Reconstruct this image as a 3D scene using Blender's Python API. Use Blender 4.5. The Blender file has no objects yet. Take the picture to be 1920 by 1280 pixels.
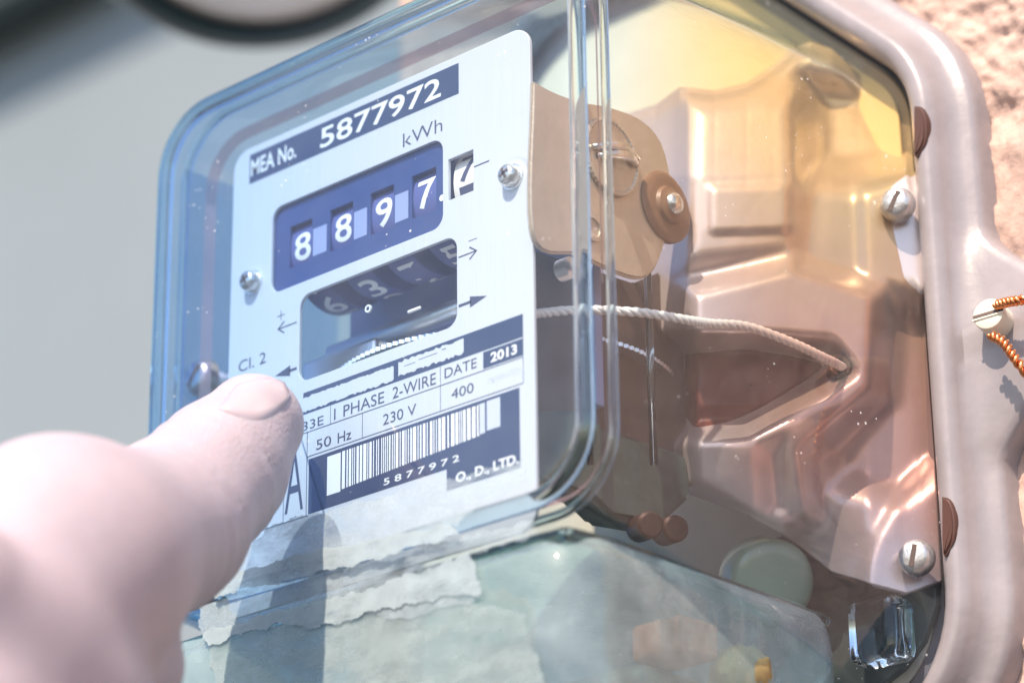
import bpy, bmesh, math, random
import numpy as np
from mathutils import Vector, Matrix
sc = bpy.context.scene
COL = sc.collection
S = 0.001                                   # everything below is in millimetres
# ------------------------------------------------------------------ camera
YAW, PITCH, ROLL, FPX = math.radians(42.0), math.radians(22.3), math.radians(-0.7), 5400.0
def cam_axes():
    cz, sz, cb, sb, cc, sn = math.cos(YAW), math.sin(YAW), math.cos(PITCH), math.sin(PITCH), math.cos(ROLL), math.sin(ROLL)
    M = np.array([[cz, -sz, 0], [sz, cz, 0], [0, 0, 1]]) @ np.array([[1, 0, 0], [0, cb, -sb], [0, sb, cb]])
    r, f, u = M @ [1, 0, 0], M @ [0, 1, 0], M @ [0, 0, 1]
    return cc * r + sn * u, -sn * r + cc * u, f
AR, AU, AF = cam_axes()
CAMP = np.array([400.4, -403.8, -247.0])
def ray(px, py):
    return AF + AR * ((px - 960) / FPX) - AU * ((py - 640) / FPX)
def P(px, py, Y):
    d = ray(px, py); return CAMP + d * ((Y - CAMP[1]) / d[1])
def PX(px, py, X):
    d = ray(px, py); return CAMP + d * ((X - CAMP[0]) / d[0])
def PD(px, py, D):
    return CAMP + ray(px, py) * D
cd = bpy.data.cameras.new('camera'); cam = bpy.data.objects.new('camera', cd); COL.objects.link(cam)
cam.matrix_world = Matrix(((AR[0], AU[0], -AF[0], CAMP[0] * S), (AR[1], AU[1], -AF[1], CAMP[1] * S), (AR[2], AU[2], -AF[2], CAMP[2] * S), (0, 0, 0, 1)))
cd.sensor_width = 36; cd.lens = FPX / 1920 * 36; cd.clip_start = 0.01; cd.clip_end = 200
cd.dof.use_dof = True; cd.dof.focus_distance = 0.613; cd.dof.aperture_fstop = 9.0
sc.camera = cam
# ------------------------------------------------------------------ sky, sun, exposure
SUN_TRAVEL = Vector((-0.20, 0.60, -0.77)).normalized()
w = bpy.data.worlds.new('World'); sc.world = w; w.use_nodes = True
wn = w.node_tree; bg = wn.nodes['Background']; sky = wn.nodes.new('ShaderNodeTexSky')
sky.sky_type = 'NISHITA'; sky.sun_disc = False
sky.sun_elevation = math.asin(-SUN_TRAVEL.z); sky.sun_rotation = math.atan2(-SUN_TRAVEL.x, -SUN_TRAVEL.y)
sky.dust_density = 1.5
wn.links.new(sky.outputs[0], bg.inputs[0]); bg.inputs[1].default_value = 0.15
sl = bpy.data.lights.new('sun', 'SUN'); so = bpy.data.objects.new('sun', sl); COL.objects.link(so)
sl.energy = 3.8; sl.angle = math.radians(0.6); sl.color = (1.0, 0.83, 0.65)
so.rotation_euler = SUN_TRAVEL.to_track_quat('-Z', 'Y').to_euler(); so.location = (0, -2, 3)
sc.view_settings.view_transform = 'Standard'; sc.view_settings.look = 'None'
sc.view_settings.exposure = 0.86; sc.view_settings.gamma = 1
sc.render.engine = 'CYCLES'
cy = sc.cycles
cy.max_bounces = 14; cy.transparent_max_bounces = 24; cy.transmission_bounces = 10; cy.glossy_bounces = 5; cy.diffuse_bounces = 4
cy.use_denoising = True; cy.caustics_refractive = False; cy.sample_clamp_indirect = 6
rng = random.Random(7); nrg = np.random.default_rng(11)
# ------------------------------------------------------------------ materials
def mat(name, col=(.5, .5, .5), rough=.5, metal=0., bump=0., bscale=400., var=0., vscale=60., spec=.5, coat=0., stretch=(1, 1, 1), sss=0.):
    m = bpy.data.materials.new(name); m.use_nodes = True
    nt = m.node_tree; b = nt.nodes['Principled BSDF']
    b.inputs['Base Color'].default_value = (*col, 1); b.inputs['Roughness'].default_value = rough
    b.inputs['Metallic'].default_value = metal; b.inputs['Specular IOR Level'].default_value = spec
    b.inputs['Coat Weight'].default_value = coat
    if sss:
        b.inputs['Subsurface Weight'].default_value = sss; b.inputs['Subsurface Radius'].default_value = (.006, .0022, .0012); b.inputs['Subsurface Scale'].default_value = .6
    tc = nt.nodes.new('ShaderNodeTexCoord'); mp = nt.nodes.new('ShaderNodeMapping'); mp.inputs['Scale'].default_value = stretch
    nt.links.new(tc.outputs['Object'], mp.inputs['Vector'])
    if var:
        n = nt.nodes.new('ShaderNodeTexNoise'); n.inputs['Scale'].default_value = vscale; n.inputs['Detail'].default_value = 6; n.inputs['Roughness'].default_value = .62
        nt.links.new(mp.outputs[0], n.inputs['Vector'])
        r = nt.nodes.new('ShaderNodeValToRGB'); r.color_ramp.elements[0].position = .3; r.color_ramp.elements[1].position = .7
        r.color_ramp.elements[0].color = (*[max(0, c * (1 - var)) for c in col], 1); r.color_ramp.elements[1].color = (*[min(1, c * (1 + var)) for c in col], 1)
        nt.links.new(n.outputs[0], r.inputs[0]); nt.links.new(r.outputs[0], b.inputs['Base Color'])
    if bump:
        n2 = nt.nodes.new('ShaderNodeTexNoise'); n2.inputs['Scale'].default_value = bscale; n2.inputs['Detail'].default_value = 5
        nt.links.new(mp.outputs[0], n2.inputs['Vector'])
        bp = nt.nodes.new('ShaderNodeBump'); bp.inputs['Strength'].default_value = bump; bp.inputs['Distance'].default_value = .001
        nt.links.new(n2.outputs[0], bp.inputs['Height']); nt.links.new(bp.outputs[0], b.inputs['Normal'])
    return m
def clear_plastic(name, tint=(.97, .985, .985), edge=(.55, .75, .80), dust=.25, dirt_or_reflection=0., dirt_or_reflection_col=(.5, .58, .57), wave=.12, rough=.03, refl=1.0, light_tint=False):
    """thin clear sheet: light goes straight through, Fresnel reflection on top, specks of dust stuck on it"""
    m = bpy.data.materials.new(name); m.use_nodes = True; nt = m.node_tree; N = nt.nodes; L = nt.links
    N.remove(N['Principled BSDF']); out = N['Material Output']
    tc = N.new('ShaderNodeTexCoord')
    geo = N.new('ShaderNodeNewGeometry')
    wn_ = N.new('ShaderNodeTexNoise'); wn_.inputs['Scale'].default_value = 38; wn_.inputs['Detail'].default_value = 2
    L.new(tc.outputs['Object'], wn_.inputs['Vector'])
    bp = N.new('ShaderNodeBump'); bp.inputs['Strength'].default_value = wave; bp.inputs['Distance'].default_value = .002
    L.new(wn_.outputs[0], bp.inputs['Height'])
    dot = N.new('ShaderNodeVectorMath'); dot.operation = 'DOT_PRODUCT'
    L.new(geo.outputs['Incoming'], dot.inputs[0]); L.new(geo.outputs['Normal'], dot.inputs[1])
    ab = N.new('ShaderNodeMath'); ab.operation = 'ABSOLUTE'; L.new(dot.outputs['Value'], ab.inputs[0])
    iv = N.new('ShaderNodeMath'); iv.operation = 'SUBTRACT'; iv.inputs[0].default_value = 1; L.new(ab.outputs[0], iv.inputs[1])
    p5 = N.new('ShaderNodeMath'); p5.operation = 'POWER'; L.new(iv.outputs[0], p5.inputs[0]); p5.inputs[1].default_value = 5
    fr = N.new('ShaderNodeMath'); fr.operation = 'MULTIPLY_ADD'; L.new(p5.outputs[0], fr.inputs[0]); fr.inputs[1].default_value = .85 * refl; fr.inputs[2].default_value = .07 * refl
    p2 = N.new('ShaderNodeMath'); p2.operation = 'POWER'; L.new(iv.outputs[0], p2.inputs[0]); p2.inputs[1].default_value = 2.2
    mx = N.new('ShaderNodeMix'); mx.data_type = 'RGBA'; L.new(p2.outputs[0], mx.inputs[0]); mx.inputs[6].default_value = (*tint, 1); mx.inputs[7].default_value = (*edge, 1)
    tr = N.new('ShaderNodeBsdfTransparent'); L.new(mx.outputs[2], tr.inputs[0])
    if light_tint:                                                        # light's colours put into the tint: bluish left wall, amber upper right, red-brown below
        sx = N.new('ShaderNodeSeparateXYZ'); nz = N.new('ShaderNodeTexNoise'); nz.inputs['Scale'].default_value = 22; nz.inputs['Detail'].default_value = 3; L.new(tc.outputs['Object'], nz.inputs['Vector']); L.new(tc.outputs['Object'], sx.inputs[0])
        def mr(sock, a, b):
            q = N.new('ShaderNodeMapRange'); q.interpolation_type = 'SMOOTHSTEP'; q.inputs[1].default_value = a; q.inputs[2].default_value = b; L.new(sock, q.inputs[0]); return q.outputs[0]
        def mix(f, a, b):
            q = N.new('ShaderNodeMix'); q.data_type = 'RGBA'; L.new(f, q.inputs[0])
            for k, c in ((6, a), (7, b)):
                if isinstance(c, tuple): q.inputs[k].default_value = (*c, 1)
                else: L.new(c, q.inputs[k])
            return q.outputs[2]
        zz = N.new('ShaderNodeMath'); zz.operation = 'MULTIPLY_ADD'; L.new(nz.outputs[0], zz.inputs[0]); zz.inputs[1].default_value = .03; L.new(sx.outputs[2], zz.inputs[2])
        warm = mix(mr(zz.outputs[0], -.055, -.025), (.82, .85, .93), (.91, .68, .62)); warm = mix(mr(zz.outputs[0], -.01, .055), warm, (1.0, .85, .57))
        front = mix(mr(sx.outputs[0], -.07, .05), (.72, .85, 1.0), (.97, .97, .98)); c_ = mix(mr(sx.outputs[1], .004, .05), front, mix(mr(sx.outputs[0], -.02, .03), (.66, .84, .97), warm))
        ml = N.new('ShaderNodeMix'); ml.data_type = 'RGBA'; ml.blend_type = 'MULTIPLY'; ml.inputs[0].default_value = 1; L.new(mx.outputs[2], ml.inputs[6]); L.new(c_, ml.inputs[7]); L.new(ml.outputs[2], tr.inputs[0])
    gl = N.new('ShaderNodeBsdfGlossy'); gl.inputs['Roughness'].default_value = rough; L.new(bp.outputs[0], gl.inputs['Normal'])
    ms = N.new('ShaderNodeMixShader'); L.new(fr.outputs[0], ms.inputs[0]); L.new(tr.outputs[0], ms.inputs[1]); L.new(gl.outputs[0], ms.inputs[2])
    last = ms
    def diff(fac_socket, col, prev):
        df = N.new('ShaderNodeBsdfDiffuse'); df.inputs[0].default_value = (*col, 1)
        m2 = N.new('ShaderNodeMixShader'); L.new(fac_socket, m2.inputs[0]); L.new(prev.outputs[0], m2.inputs[1]); L.new(df.outputs[0], m2.inputs[2]); return m2
    if dust:
        v = N.new('ShaderNodeTexVoronoi'); v.inputs['Scale'].default_value = 520; L.new(tc.outputs['Object'], v.inputs['Vector'])
        v2 = N.new('ShaderNodeTexNoise'); v2.inputs['Scale'].default_value = 90; L.new(tc.outputs['Object'], v2.inputs['Vector'])
        sz = N.new('ShaderNodeMapRange'); sz.inputs[1].default_value = .50; sz.inputs[2].default_value = .8; sz.inputs[3].default_value = 0; sz.inputs[4].default_value = .2
        L.new(v2.outputs[0], sz.inputs[0])
        lt = N.new('ShaderNodeMath'); lt.operation = 'LESS_THAN'; L.new(v.outputs['Distance'], lt.inputs[0]); L.new(sz.outputs[0], lt.inputs[1])
        mu = N.new('ShaderNodeMath'); mu.operation = 'MULTIPLY'; L.new(lt.outputs[0], mu.inputs[0]); mu.inputs[1].default_value = dust * 1.9
        last = diff(mu.outputs[0], (.9, .9, .9), last)
    if dirt_or_reflection:
        n = N.new('ShaderNodeTexNoise'); n.inputs['Scale'].default_value = 70; n.inputs['Detail'].default_value = 7; n.inputs['Roughness'].default_value = .65; L.new(tc.outputs['Object'], n.inputs['Vector'])
        mr = N.new('ShaderNodeMapRange'); mr.inputs[1].default_value = .3; mr.inputs[2].default_value = .72; mr.inputs[3].default_value = dirt_or_reflection * .55; mr.inputs[4].default_value = min(1, dirt_or_reflection * 1.35)
        L.new(n.outputs[0], mr.inputs[0]); last = diff(mr.outputs[0], dirt_or_reflection_col, last)
    L.new(last.outputs[0], out.inputs[0]); return m
def paper_mat(name, col, cover, lo=.35, hi=.6, scale=120):
    """thin residue of torn paper: gaps where the plastic shows through"""
    m = mat(name, col, .85, var=.12, vscale=240, bump=.06, bscale=900)
    nt = m.node_tree; N = nt.nodes; L = nt.links; b = N['Principled BSDF']; out = N['Material Output']
    tc = N.new('ShaderNodeTexCoord'); n = N.new('ShaderNodeTexNoise'); n.inputs['Scale'].default_value = scale; n.inputs['Detail'].default_value = 8; n.inputs['Roughness'].default_value = .7
    mp = N.new('ShaderNodeMapping'); mp.inputs['Scale'].default_value = (.45, 1, 1); L.new(tc.outputs['Object'], mp.inputs[0]); L.new(mp.outputs[0], n.inputs['Vector'])
    mr = N.new('ShaderNodeMapRange'); mr.inputs[1].default_value = lo; mr.inputs[2].default_value = hi; mr.inputs[3].default_value = cover[0]; mr.inputs[4].default_value = cover[1]
    L.new(n.outputs[0], mr.inputs[0]); tr = N.new('ShaderNodeBsdfTransparent'); ms = N.new('ShaderNodeMixShader')
    L.new(mr.outputs[0], ms.inputs[0]); L.new(tr.outputs[0], ms.inputs[1]); L.new(b.outputs[0], ms.inputs[2]); L.new(ms.outputs[0], out.inputs[0]); return m
def glass_mat(name, col=(1, 1, 1), rough=0.02):
    m = bpy.data.materials.new(name); m.use_nodes = True; b = m.node_tree.nodes['Principled BSDF']
    b.inputs['Base Color'].default_value = (*col, 1); b.inputs['Roughness'].default_value = rough
    b.inputs['Transmission Weight'].default_value = 1; b.inputs['IOR'].default_value = 1.45; return m
M = dict(
 plate=mat('white_enamel_plate', (.59, .63, .70), .38, 0, bump=.06, bscale=900, var=.03, vscale=300, stretch=(6, 1, .15)),
 ink=mat('navy_printing_ink', (.028, .05, .13), .45), black=mat('grey_navy_lettering_ink', (.05, .06, .13), .5), white=mat('white_lettering_ink', (.85, .87, .9), .5),
 pale=mat('faded_white_bar_ink', (.55, .60, .72), .5),
 steel=mat('bright_steel', (.72, .70, .67), .28, 1, bump=.25, bscale=700, var=.15, vscale=400), dull=mat('dull_zinc_steel', (.62, .60, .60), .36, .85, bump=.5, bscale=330, var=.25, vscale=260), alu=mat('spun_aluminium', (.80, .81, .83), .35, 1, bump=.1, bscale=1200),
 mask=mat('navy_register_mask', (.03, .06, .21), .4, var=.08, vscale=120), drum=mat('blue_grey_drum', (.16, .22, .42), .45), drumdark=mat('dark_number_drum', (.09, .11, .32), .35),
 drumwhite=mat('white_number_drum', (.75, .74, .72), .4), hub=mat('pale_blue_hub', (.30, .36, .62), .5),
 paint=mat('satin_grey_paint', (.285, .255, .27), .33, 0, bump=.14, bscale=260, var=.11, vscale=70, coat=.15),
 body=mat('warm_grey_casting_paint', (.62, .53, .52), .30, .45, bump=.05, bscale=500, var=.07, vscale=50, coat=.25),
 lower=mat('dark_green_gap_shade', (.06, .085, .08), .5, var=.3, vscale=120),
 frame=mat('tan_zinc_plated_frame', (.60, .51, .41), .36, .5, bump=.12, bscale=600, var=.08, vscale=90), dark=mat('dark_brown_moulding', (.10, .065, .055), .5, var=.2, vscale=90),
 shadow_cable=mat('red_brown_shadow_and_cable', (.13, .02, .01), .4, 0, var=.2, vscale=80, coat=.15), bush=mat('brown_bushing', (.23, .13, .075), .4, var=.2, vscale=150),  # this red-brown serves the cast-shadow sheet and one cable
 rubber=mat('black_rubber', (.018, .017, .018), .45), clip=mat('dark_brown_plastic_clip', (.09, .04, .03), .4),
 copper=mat('copper_wire', (.80, .33, .14), .25, 1, var=.12, vscale=300), oldcopper=mat('tarnished_copper', (.06, .03, .025), .45, .5, var=.4, vscale=180),
 cord=mat('white_braided_cord', (.82, .82, .80), .7), seal=mat('ivory_plastic', (.72, .66, .56), .45, var=.04, vscale=200),
 green=mat('pale_green_plastic', (.24, .36, .28), .25, coat=.4), rustpad=mat('red_brown_terminal', (.34, .12, .075), .55, var=.3, vscale=90),
 yellow=mat('yellow_brown_wire_end', (.26, .19, .08), .6, var=.4, vscale=160),
 cover=clear_plastic('clear_cover_plastic', (.96, .98, .985), (.42, .68, .78), dust=.3, dirt_or_reflection=.032, dirt_or_reflection_col=(.80, .84, .90), light_tint=True), terminal=clear_plastic('clouded_cover_plastic', (.78, .91, .91), (.35, .6, .66), .12, .25, (.62, .77, .80), 1.2, .035),  # cover: milky reflection haze painted in as a thin pale diffuse layer
 bead=glass_mat('clear_glass_edge', (.78, .93, .97)), strip=clear_plastic('pinkish_reflection', (.78, .62, .66), (.5, .35, .42), 0, .25, (.6, .42, .47), .1),
 residue=paper_mat('paper_residue', (.44, .53, .59), (.06, .55), .38, .66, 110), paper=paper_mat('torn_white_paper', (.44, .53, .58), (.12, .58), .30, .5, 150), greyp=paper_mat('grey_torn_paper', (.38, .47, .49), (.10, .5), .32, .55, 130),
 skin=mat('skin', (.41, .345, .39), .5, 0, bump=.3, bscale=1300, var=.08, vscale=55, sss=.35), nail=mat('fingernail', (.45, .37, .405), .2, coat=.5, sss=.2),
 wall=mat('rough_plaster', (.50, .345, .29), .9, 0, bump=.8, bscale=260, var=.25, vscale=110), far=mat('grey_render', (.215, .26, .295), .85, var=.05, vscale=3),
 beam=mat('dark_green_grey_paint', (.06, .085, .085), .6, var=.15, vscale=8), ground=mat('asphalt_ground', (.07, .07, .07), .9, var=.15, vscale=3),
 pipe=mat('black_conduit', (.012, .03, .032), .3), pipein=mat('beige_pipe_lining', (.62, .57, .53), .35), pale2=mat('pale_lilac_cap', (.78, .74, .78), .4))
# ------------------------------------------------------------------ object helpers
def put(name, me, m, parent=None, smooth=True, label=None):
    if m is not None and not me.materials: me.materials.append(m)
    if smooth is not None:
        me.polygons.foreach_set('use_smooth', [smooth] * len(me.polygons))
    o = bpy.data.objects.new(name, me); COL.objects.link(o)
    if parent is not None:
        o.parent = parent; o.matrix_parent_inverse = Matrix.Translation(-world_loc(parent))
    if label: o['label'] = label
    me.update(); return o
def world_loc(o):
    return Vector(o['_at']) if '_at' in o else Vector((0, 0, 0))
def thing(name, label, cat, at=(0, 0, 0), group=None):
    o = bpy.data.objects.new(name, None); COL.objects.link(o); o.location = Vector(at) * S; o['_at'] = [v * S for v in at]
    o.empty_display_size = .01; o['label'] = label; o['category'] = cat
    if group: o['group'] = group
    return o
def mesh(name, verts, faces):
    me = bpy.data.meshes.new(name); me.from_pydata([tuple(float(c) * S for c in v) for v in verts], [], [tuple(int(i) for i in f) for f in faces]); me.update(); return me
def bm_mesh(name, bm, recalc=True):
    if recalc: bmesh.ops.recalc_face_normals(bm, faces=bm.faces)
    bmesh.ops.scale(bm, vec=(S, S, S), verts=bm.verts)
    me = bpy.data.meshes.new(name); bm.to_mesh(me); bm.free(); return me
def sharp(o, ang=35):
    o.data.set_sharp_from_angle(angle=math.radians(ang)); return o
def box(name, lo, hi, m, parent=None, bev=.6, label=None):
    bm = bmesh.new(); bmesh.ops.create_cube(bm, size=1)
    for v in bm.verts: v.co = Vector([(lo[i] + hi[i]) / 2 + v.co[i] * (hi[i] - lo[i]) for i in range(3)])
    if bev: bmesh.ops.bevel(bm, geom=bm.edges[:], offset=bev, segments=3, affect='EDGES', profile=.5)
    return sharp(put(name, bm_mesh(name, bm), m, parent, True, label), 50)
def frame_of(axis):
    a = Vector(axis).normalized(); t = Vector((0, 0, 1)) if abs(a.z) < .9 else Vector((1, 0, 0))
    u = a.cross(t).normalized(); return u, a.cross(u).normalized(), a
def lathe_bm(bm, c, axis, prof, n=40, wob=None):
    """prof: (radius, height along axis)"""
    u, v, a = frame_of(axis); c = Vector(c); rows = []
    for (r, h) in prof:
        if r < 1e-6: rows.append([bm.verts.new(c + a * h)])
        else: rows.append([bm.verts.new(c + a * h + (u * math.cos(2 * math.pi * k / n) + v * math.sin(2 * math.pi * k / n)) * (r * (wob(k, h) if wob else 1))) for k in range(n)])
    for A, B in zip(rows, rows[1:]):
        for k in range(n):
            k2 = (k + 1) % n
            if len(A) == 1 and len(B) == 1: continue
            if len(A) == 1: bm.faces.new((A[0], B[k], B[k2]))
            elif len(B) == 1: bm.faces.new((A[k], A[k2], B[0]))
            else: bm.faces.new((A[k], A[k2], B[k2], B[k]))
def lathe(name, c, axis, prof, m, parent=None, n=40, label=None, ang=40, wob=None):
    bm = bmesh.new(); lathe_bm(bm, c, axis, prof, n, wob); return sharp(put(name, bm_mesh(name, bm), m, parent, True, label), ang)
def tube_bm(bm, pts, rad, n=10, closed=False, cap=True):
    pts = [Vector(p) for p in pts]; K = len(pts); rows = []; up = None
    for i, p in enumerate(pts):
        t = ((pts[(i + 1) % K] - pts[i - 1]) if closed else (pts[min(i + 1, K - 1)] - pts[max(i - 1, 0)])).normalized()
        if up is None: up = frame_of(t)[0]
        up = (up - t * up.dot(t)).normalized(); v = t.cross(up); r = rad(i / (K - 1)) if callable(rad) else rad
        rows.append([bm.verts.new(p + (up * math.cos(2 * math.pi * k / n) + v * math.sin(2 * math.pi * k / n)) * r) for k in range(n)])
    pr = list(zip(rows, rows[1:])) + ([(rows[-1], rows[0])] if closed else [])
    for A, B in pr:
        for k in range(n): bm.faces.new((A[k], A[(k + 1) % n], B[(k + 1) % n], B[k]))
    if cap and not closed:
        bm.faces.new(rows[0][::-1]); bm.faces.new(rows[-1])
def tube(name, pts, rad, m, parent=None, n=10, closed=False, label=None):
    bm = bmesh.new(); tube_bm(bm, pts, rad, n, closed); return put(name, bm_mesh(name, bm), m, parent, True, label)
def spline(pts, n=60):
    pts = [np.array(p, float) for p in pts]; q = [2 * pts[0] - pts[1]] + pts + [2 * pts[-1] - pts[-2]]; out = []
    seg = len(pts) - 1
    for i in range(n):
        t = i / (n - 1) * seg; k = min(int(t), seg - 1); f = t - k; a, b, c, d = q[k:k + 4]
        out.append(.5 * ((2 * b) + (-a + c) * f + (2 * a - 5 * b + 4 * c - d) * f * f + (-a + 3 * b - 3 * c + d) * f ** 3))
    return out
def rrect(x0, x1, z0, z1, r, n=10):
    """rounded rectangle, counter-clockwise in x,z"""
    pts = []
    for cx, cz, a0 in ((x1 - r, z0 + r, -90), (x1 - r, z1 - r, 0), (x0 + r, z1 - r, 90), (x0 + r, z0 + r, 180)):
        for k in range(n + 1):
            a = math.radians(a0 + 90 * k / n); pts.append((cx + r * math.cos(a), cz + r * math.sin(a)))
    return pts
def flat_curve(name, loops, y, thick, m, parent=None, bev=0., label=None):
    """sheet with holes in the plane y (front face), going back by thick"""
    cu = bpy.data.curves.new(name, 'CURVE'); cu.dimensions = '2D'; cu.fill_mode = 'BOTH'; cu.extrude = max(thick / 2 - bev, 0) * S; cu.bevel_depth = bev * S; cu.bevel_resolution = 2
    for lp in loops:
        s = cu.splines.new('POLY'); s.points.add(len(lp) - 1); s.use_cyclic_u = True
        for p, (x, z) in zip(s.points, lp): p.co = (x * S, z * S, 0, 1)
    o = bpy.data.objects.new(name, cu); COL.objects.link(o); dg = bpy.context.evaluated_depsgraph_get(); dg.update()
    me = bpy.data.meshes.new_from_object(o.evaluated_get(dg)); bpy.data.objects.remove(o)
    for v in me.vertices: v.co = (v.co.x, y * S + thick / 2 * S - v.co.z, v.co.y)
    me.name = name
    return sharp(put(name, me, m, parent, True, label), 30)
def text_mesh(s, weight=0., shear=0.):
    cu = bpy.data.curves.new('lettering', 'FONT'); cu.body = s; cu.size = 1; cu.offset = weight; cu.shear = shear; cu.resolution_u = 4
    o = bpy.data.objects.new('lettering', cu); COL.objects.link(o); dg = bpy.context.evaluated_depsgraph_get(); dg.update()
    me = bpy.data.meshes.new_from_object(o.evaluated_get(dg)); bpy.data.objects.remove(o)
    co = np.array([v.co[:] for v in me.vertices]); fs = [tuple(p.vertices) for p in me.polygons]; bpy.data.meshes.remove(me)
    return co, fs
def text(s, x0, x1, z0, z1, m, parent, weight=0., y=-.06, name='lettering'):
    co, fs = text_mesh(s, weight); a, b = co.min(0), co.max(0)
    v = [(x0 + (c[0] - a[0]) / (b[0] - a[0]) * (x1 - x0), y, z0 + (c[1] - a[1]) / (b[1] - a[1]) * (z1 - z0)) for c in co]
    return put(name, mesh(name, v, fs), m, parent, False)
def quads(name, rects, m, parent, y=-.04):
    v, f = [], []
    for (x0, x1, z0, z1) in rects:
        k = len(v); v += [(x0, y, z0), (x1, y, z0), (x1, y, z1), (x0, y, z1)]; f.append((k, k + 1, k + 2, k + 3))
    return put(name, mesh(name, v, f), m, parent, False)
def polyprint(name, polys, m, parent, y=-.05):
    v, f = [], []
    for pl in polys:
        k = len(v); v += [(x, y, z) for x, z in pl]; f.append(tuple(range(k, k + len(pl))))
    return put(name, mesh(name, v, f), m, parent, False)
def loft(name, loops, m, parent=None, cap0=False, cap1=False, label=None):
    """loops: list of lists of 3d points, same length, closed"""
    n = len(loops[0]); v = [p for lp in loops for p in lp]; f = []
    for k in range(len(loops) - 1):
        for i in range(n): f.append((k * n + i, k * n + (i + 1) % n, (k + 1) * n + (i + 1) % n, (k + 1) * n + i))
    if cap0: f.append(tuple(range(n))[::-1])
    if cap1: f.append(tuple((len(loops) - 1) * n + i for i in range(n)))
    me = mesh(name, v, f); bm = bmesh.new(); bm.from_mesh(me); bmesh.ops.recalc_face_normals(bm, faces=bm.faces); bm.to_mesh(me); bm.free()
    return put(name, me, m, parent, True, label)
def R3(x0, x1, z0, z1, r, y, n=10):
    return [(x, y, z) for x, z in rrect(x0, x1, z0, z1, r, n)]
# ------------------------------------------------------------------ setting
def structure(o): o['kind'] = 'structure'; return o
structure(put('ground', mesh('ground', [(-9000, -9000, -1500), (9000, -9000, -1500), (9000, 9000, -1500), (-9000, 9000, -1500)], [(0, 1, 2, 3)]), M['ground'], None, False))
def pillar():
    # rough plastered pillar the meter is screwed to; the face is modelled fine where the photograph shows it
    xs = np.concatenate([np.linspace(-92, 60, 30), np.linspace(61, 150, 150), np.linspace(152, 420, 30)]); zs = np.concatenate([np.linspace(-1500, -100, 20), np.linspace(-98, 40, 80), np.linspace(41, 160, 150), np.linspace(162, 1200, 20)])
    X, Z = np.meshgrid(xs, zs, indexing='ij')
    def vn(X, Z, s, seed):
        r = np.random.default_rng(seed); T = r.random((257, 257)); u = (X / s) % 256; v = (Z / s) % 256; i = u.astype(int); j = v.astype(int); a = u - i; b = v - j; a = a * a * (3 - 2 * a); b = b * b * (3 - 2 * b)
        return T[i, j] * (1 - a) * (1 - b) + T[i + 1, j] * a * (1 - b) + T[i, j + 1] * (1 - a) * b + T[i + 1, j + 1] * a * b
    d = 1.6 * vn(X, Z, 7, 1) + 1.3 * vn(X + .6 * Z, Z, 2.6, 2) + .7 * vn(X, Z + X * .5, 1.1, 3)
    Y = 101 - 1.25 * (1.8 + (d - 1.8) * np.clip((175 - X) / 25, 0, 1) * np.clip((X - 55) / 6, 0, 1) * np.clip((185 - Z) / 25, 0, 1) * np.clip((Z + 120) / 22, 0, 1))
    nx, nz = X.shape; v = np.stack([X, Y, Z], -1).reshape(-1, 3).tolist(); f = []
    for i in range(nx - 1):
        for j in range(nz - 1): f.append((i * nz + j, (i + 1) * nz + j, (i + 1) * nz + j + 1, i * nz + j + 1))
    k = len(v); v += [(-92, 330, -1500), (-92, 330, 1200), (420, 330, -1500), (420, 330, 1200)]
    f.append(tuple([k, k + 1] + [nz - 1 - j for j in range(nz)])); f.append(tuple([k + 3, k + 2] + [(nx - 1) * nz + j for j in range(nz)])); f.append((k + 1, k, k + 2, k + 3))
    o = put('wall', mesh('wall', v, f), M['wall'], None, True, 'rough pinkish plaster wall that the meter is fixed to'); o['category'] = 'wall'; return o
pillar()
far = bmesh.new()
def bx(bm, lo, hi):
    g = bmesh.ops.create_cube(bm, size=1)
    for v in g['verts']: v.co = Vector([(lo[i] + hi[i]) / 2 + v.co[i] * (hi[i] - lo[i]) for i in range(3)])
bx(far, (-4500, 905, -1500), (-500, 1100, 1600)); fw_ = put('back_wall', bm_mesh('back_wall', far), M['far'], None, False, 'smooth blurred grey wall far behind the hand'); fw_['category'] = 'wall'
b_ = box('roof_beam', (-4300, 850, 903), (-500, 904, 1100), M['beam'], None, 8); b_['label'] = 'dark horizontal beam along top of the blurred grey wall'; b_['category'] = 'beam'
# ------------------------------------------------------------------ round conduit mouth above the meter
cp = PD(490, -300, 900); cax = Vector(CAMP - cp).normalized(); cax = (cax + Vector(AR) * .22 - Vector(AU) * .04).normalized()
k_ = 1.07 * 900 / FPX
conduit = thing('conduit_pipe', 'round black-rimmed conduit mouth with pale cap behind top of the meter', 'conduit', cp)
lathe('rim', cp, cax, [(318 * k_, -1), (334 * k_, 3), (350 * k_, 4), (366 * k_, 0), (373 * k_, -10), (368 * k_, -60), (300 * k_, -70)], M['pipe'], conduit, 90)
lathe('lining', cp, cax, [(262 * k_, -14), (276 * k_, -5), (296 * k_, 4.0), (312 * k_, 4.4), (322 * k_, 1)], M['pipein'], conduit, 90)
lathe('cap', cp, cax, [(0, -6), (160 * k_, -7), (250 * k_, -10), (268 * k_, -15)], M['pale2'], conduit, 90)
lathe('pipe', Vector(cp), cax, [(366 * k_, -50), (366 * k_, -420), (0, -420)], M['pipe'], conduit, 60)
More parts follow.
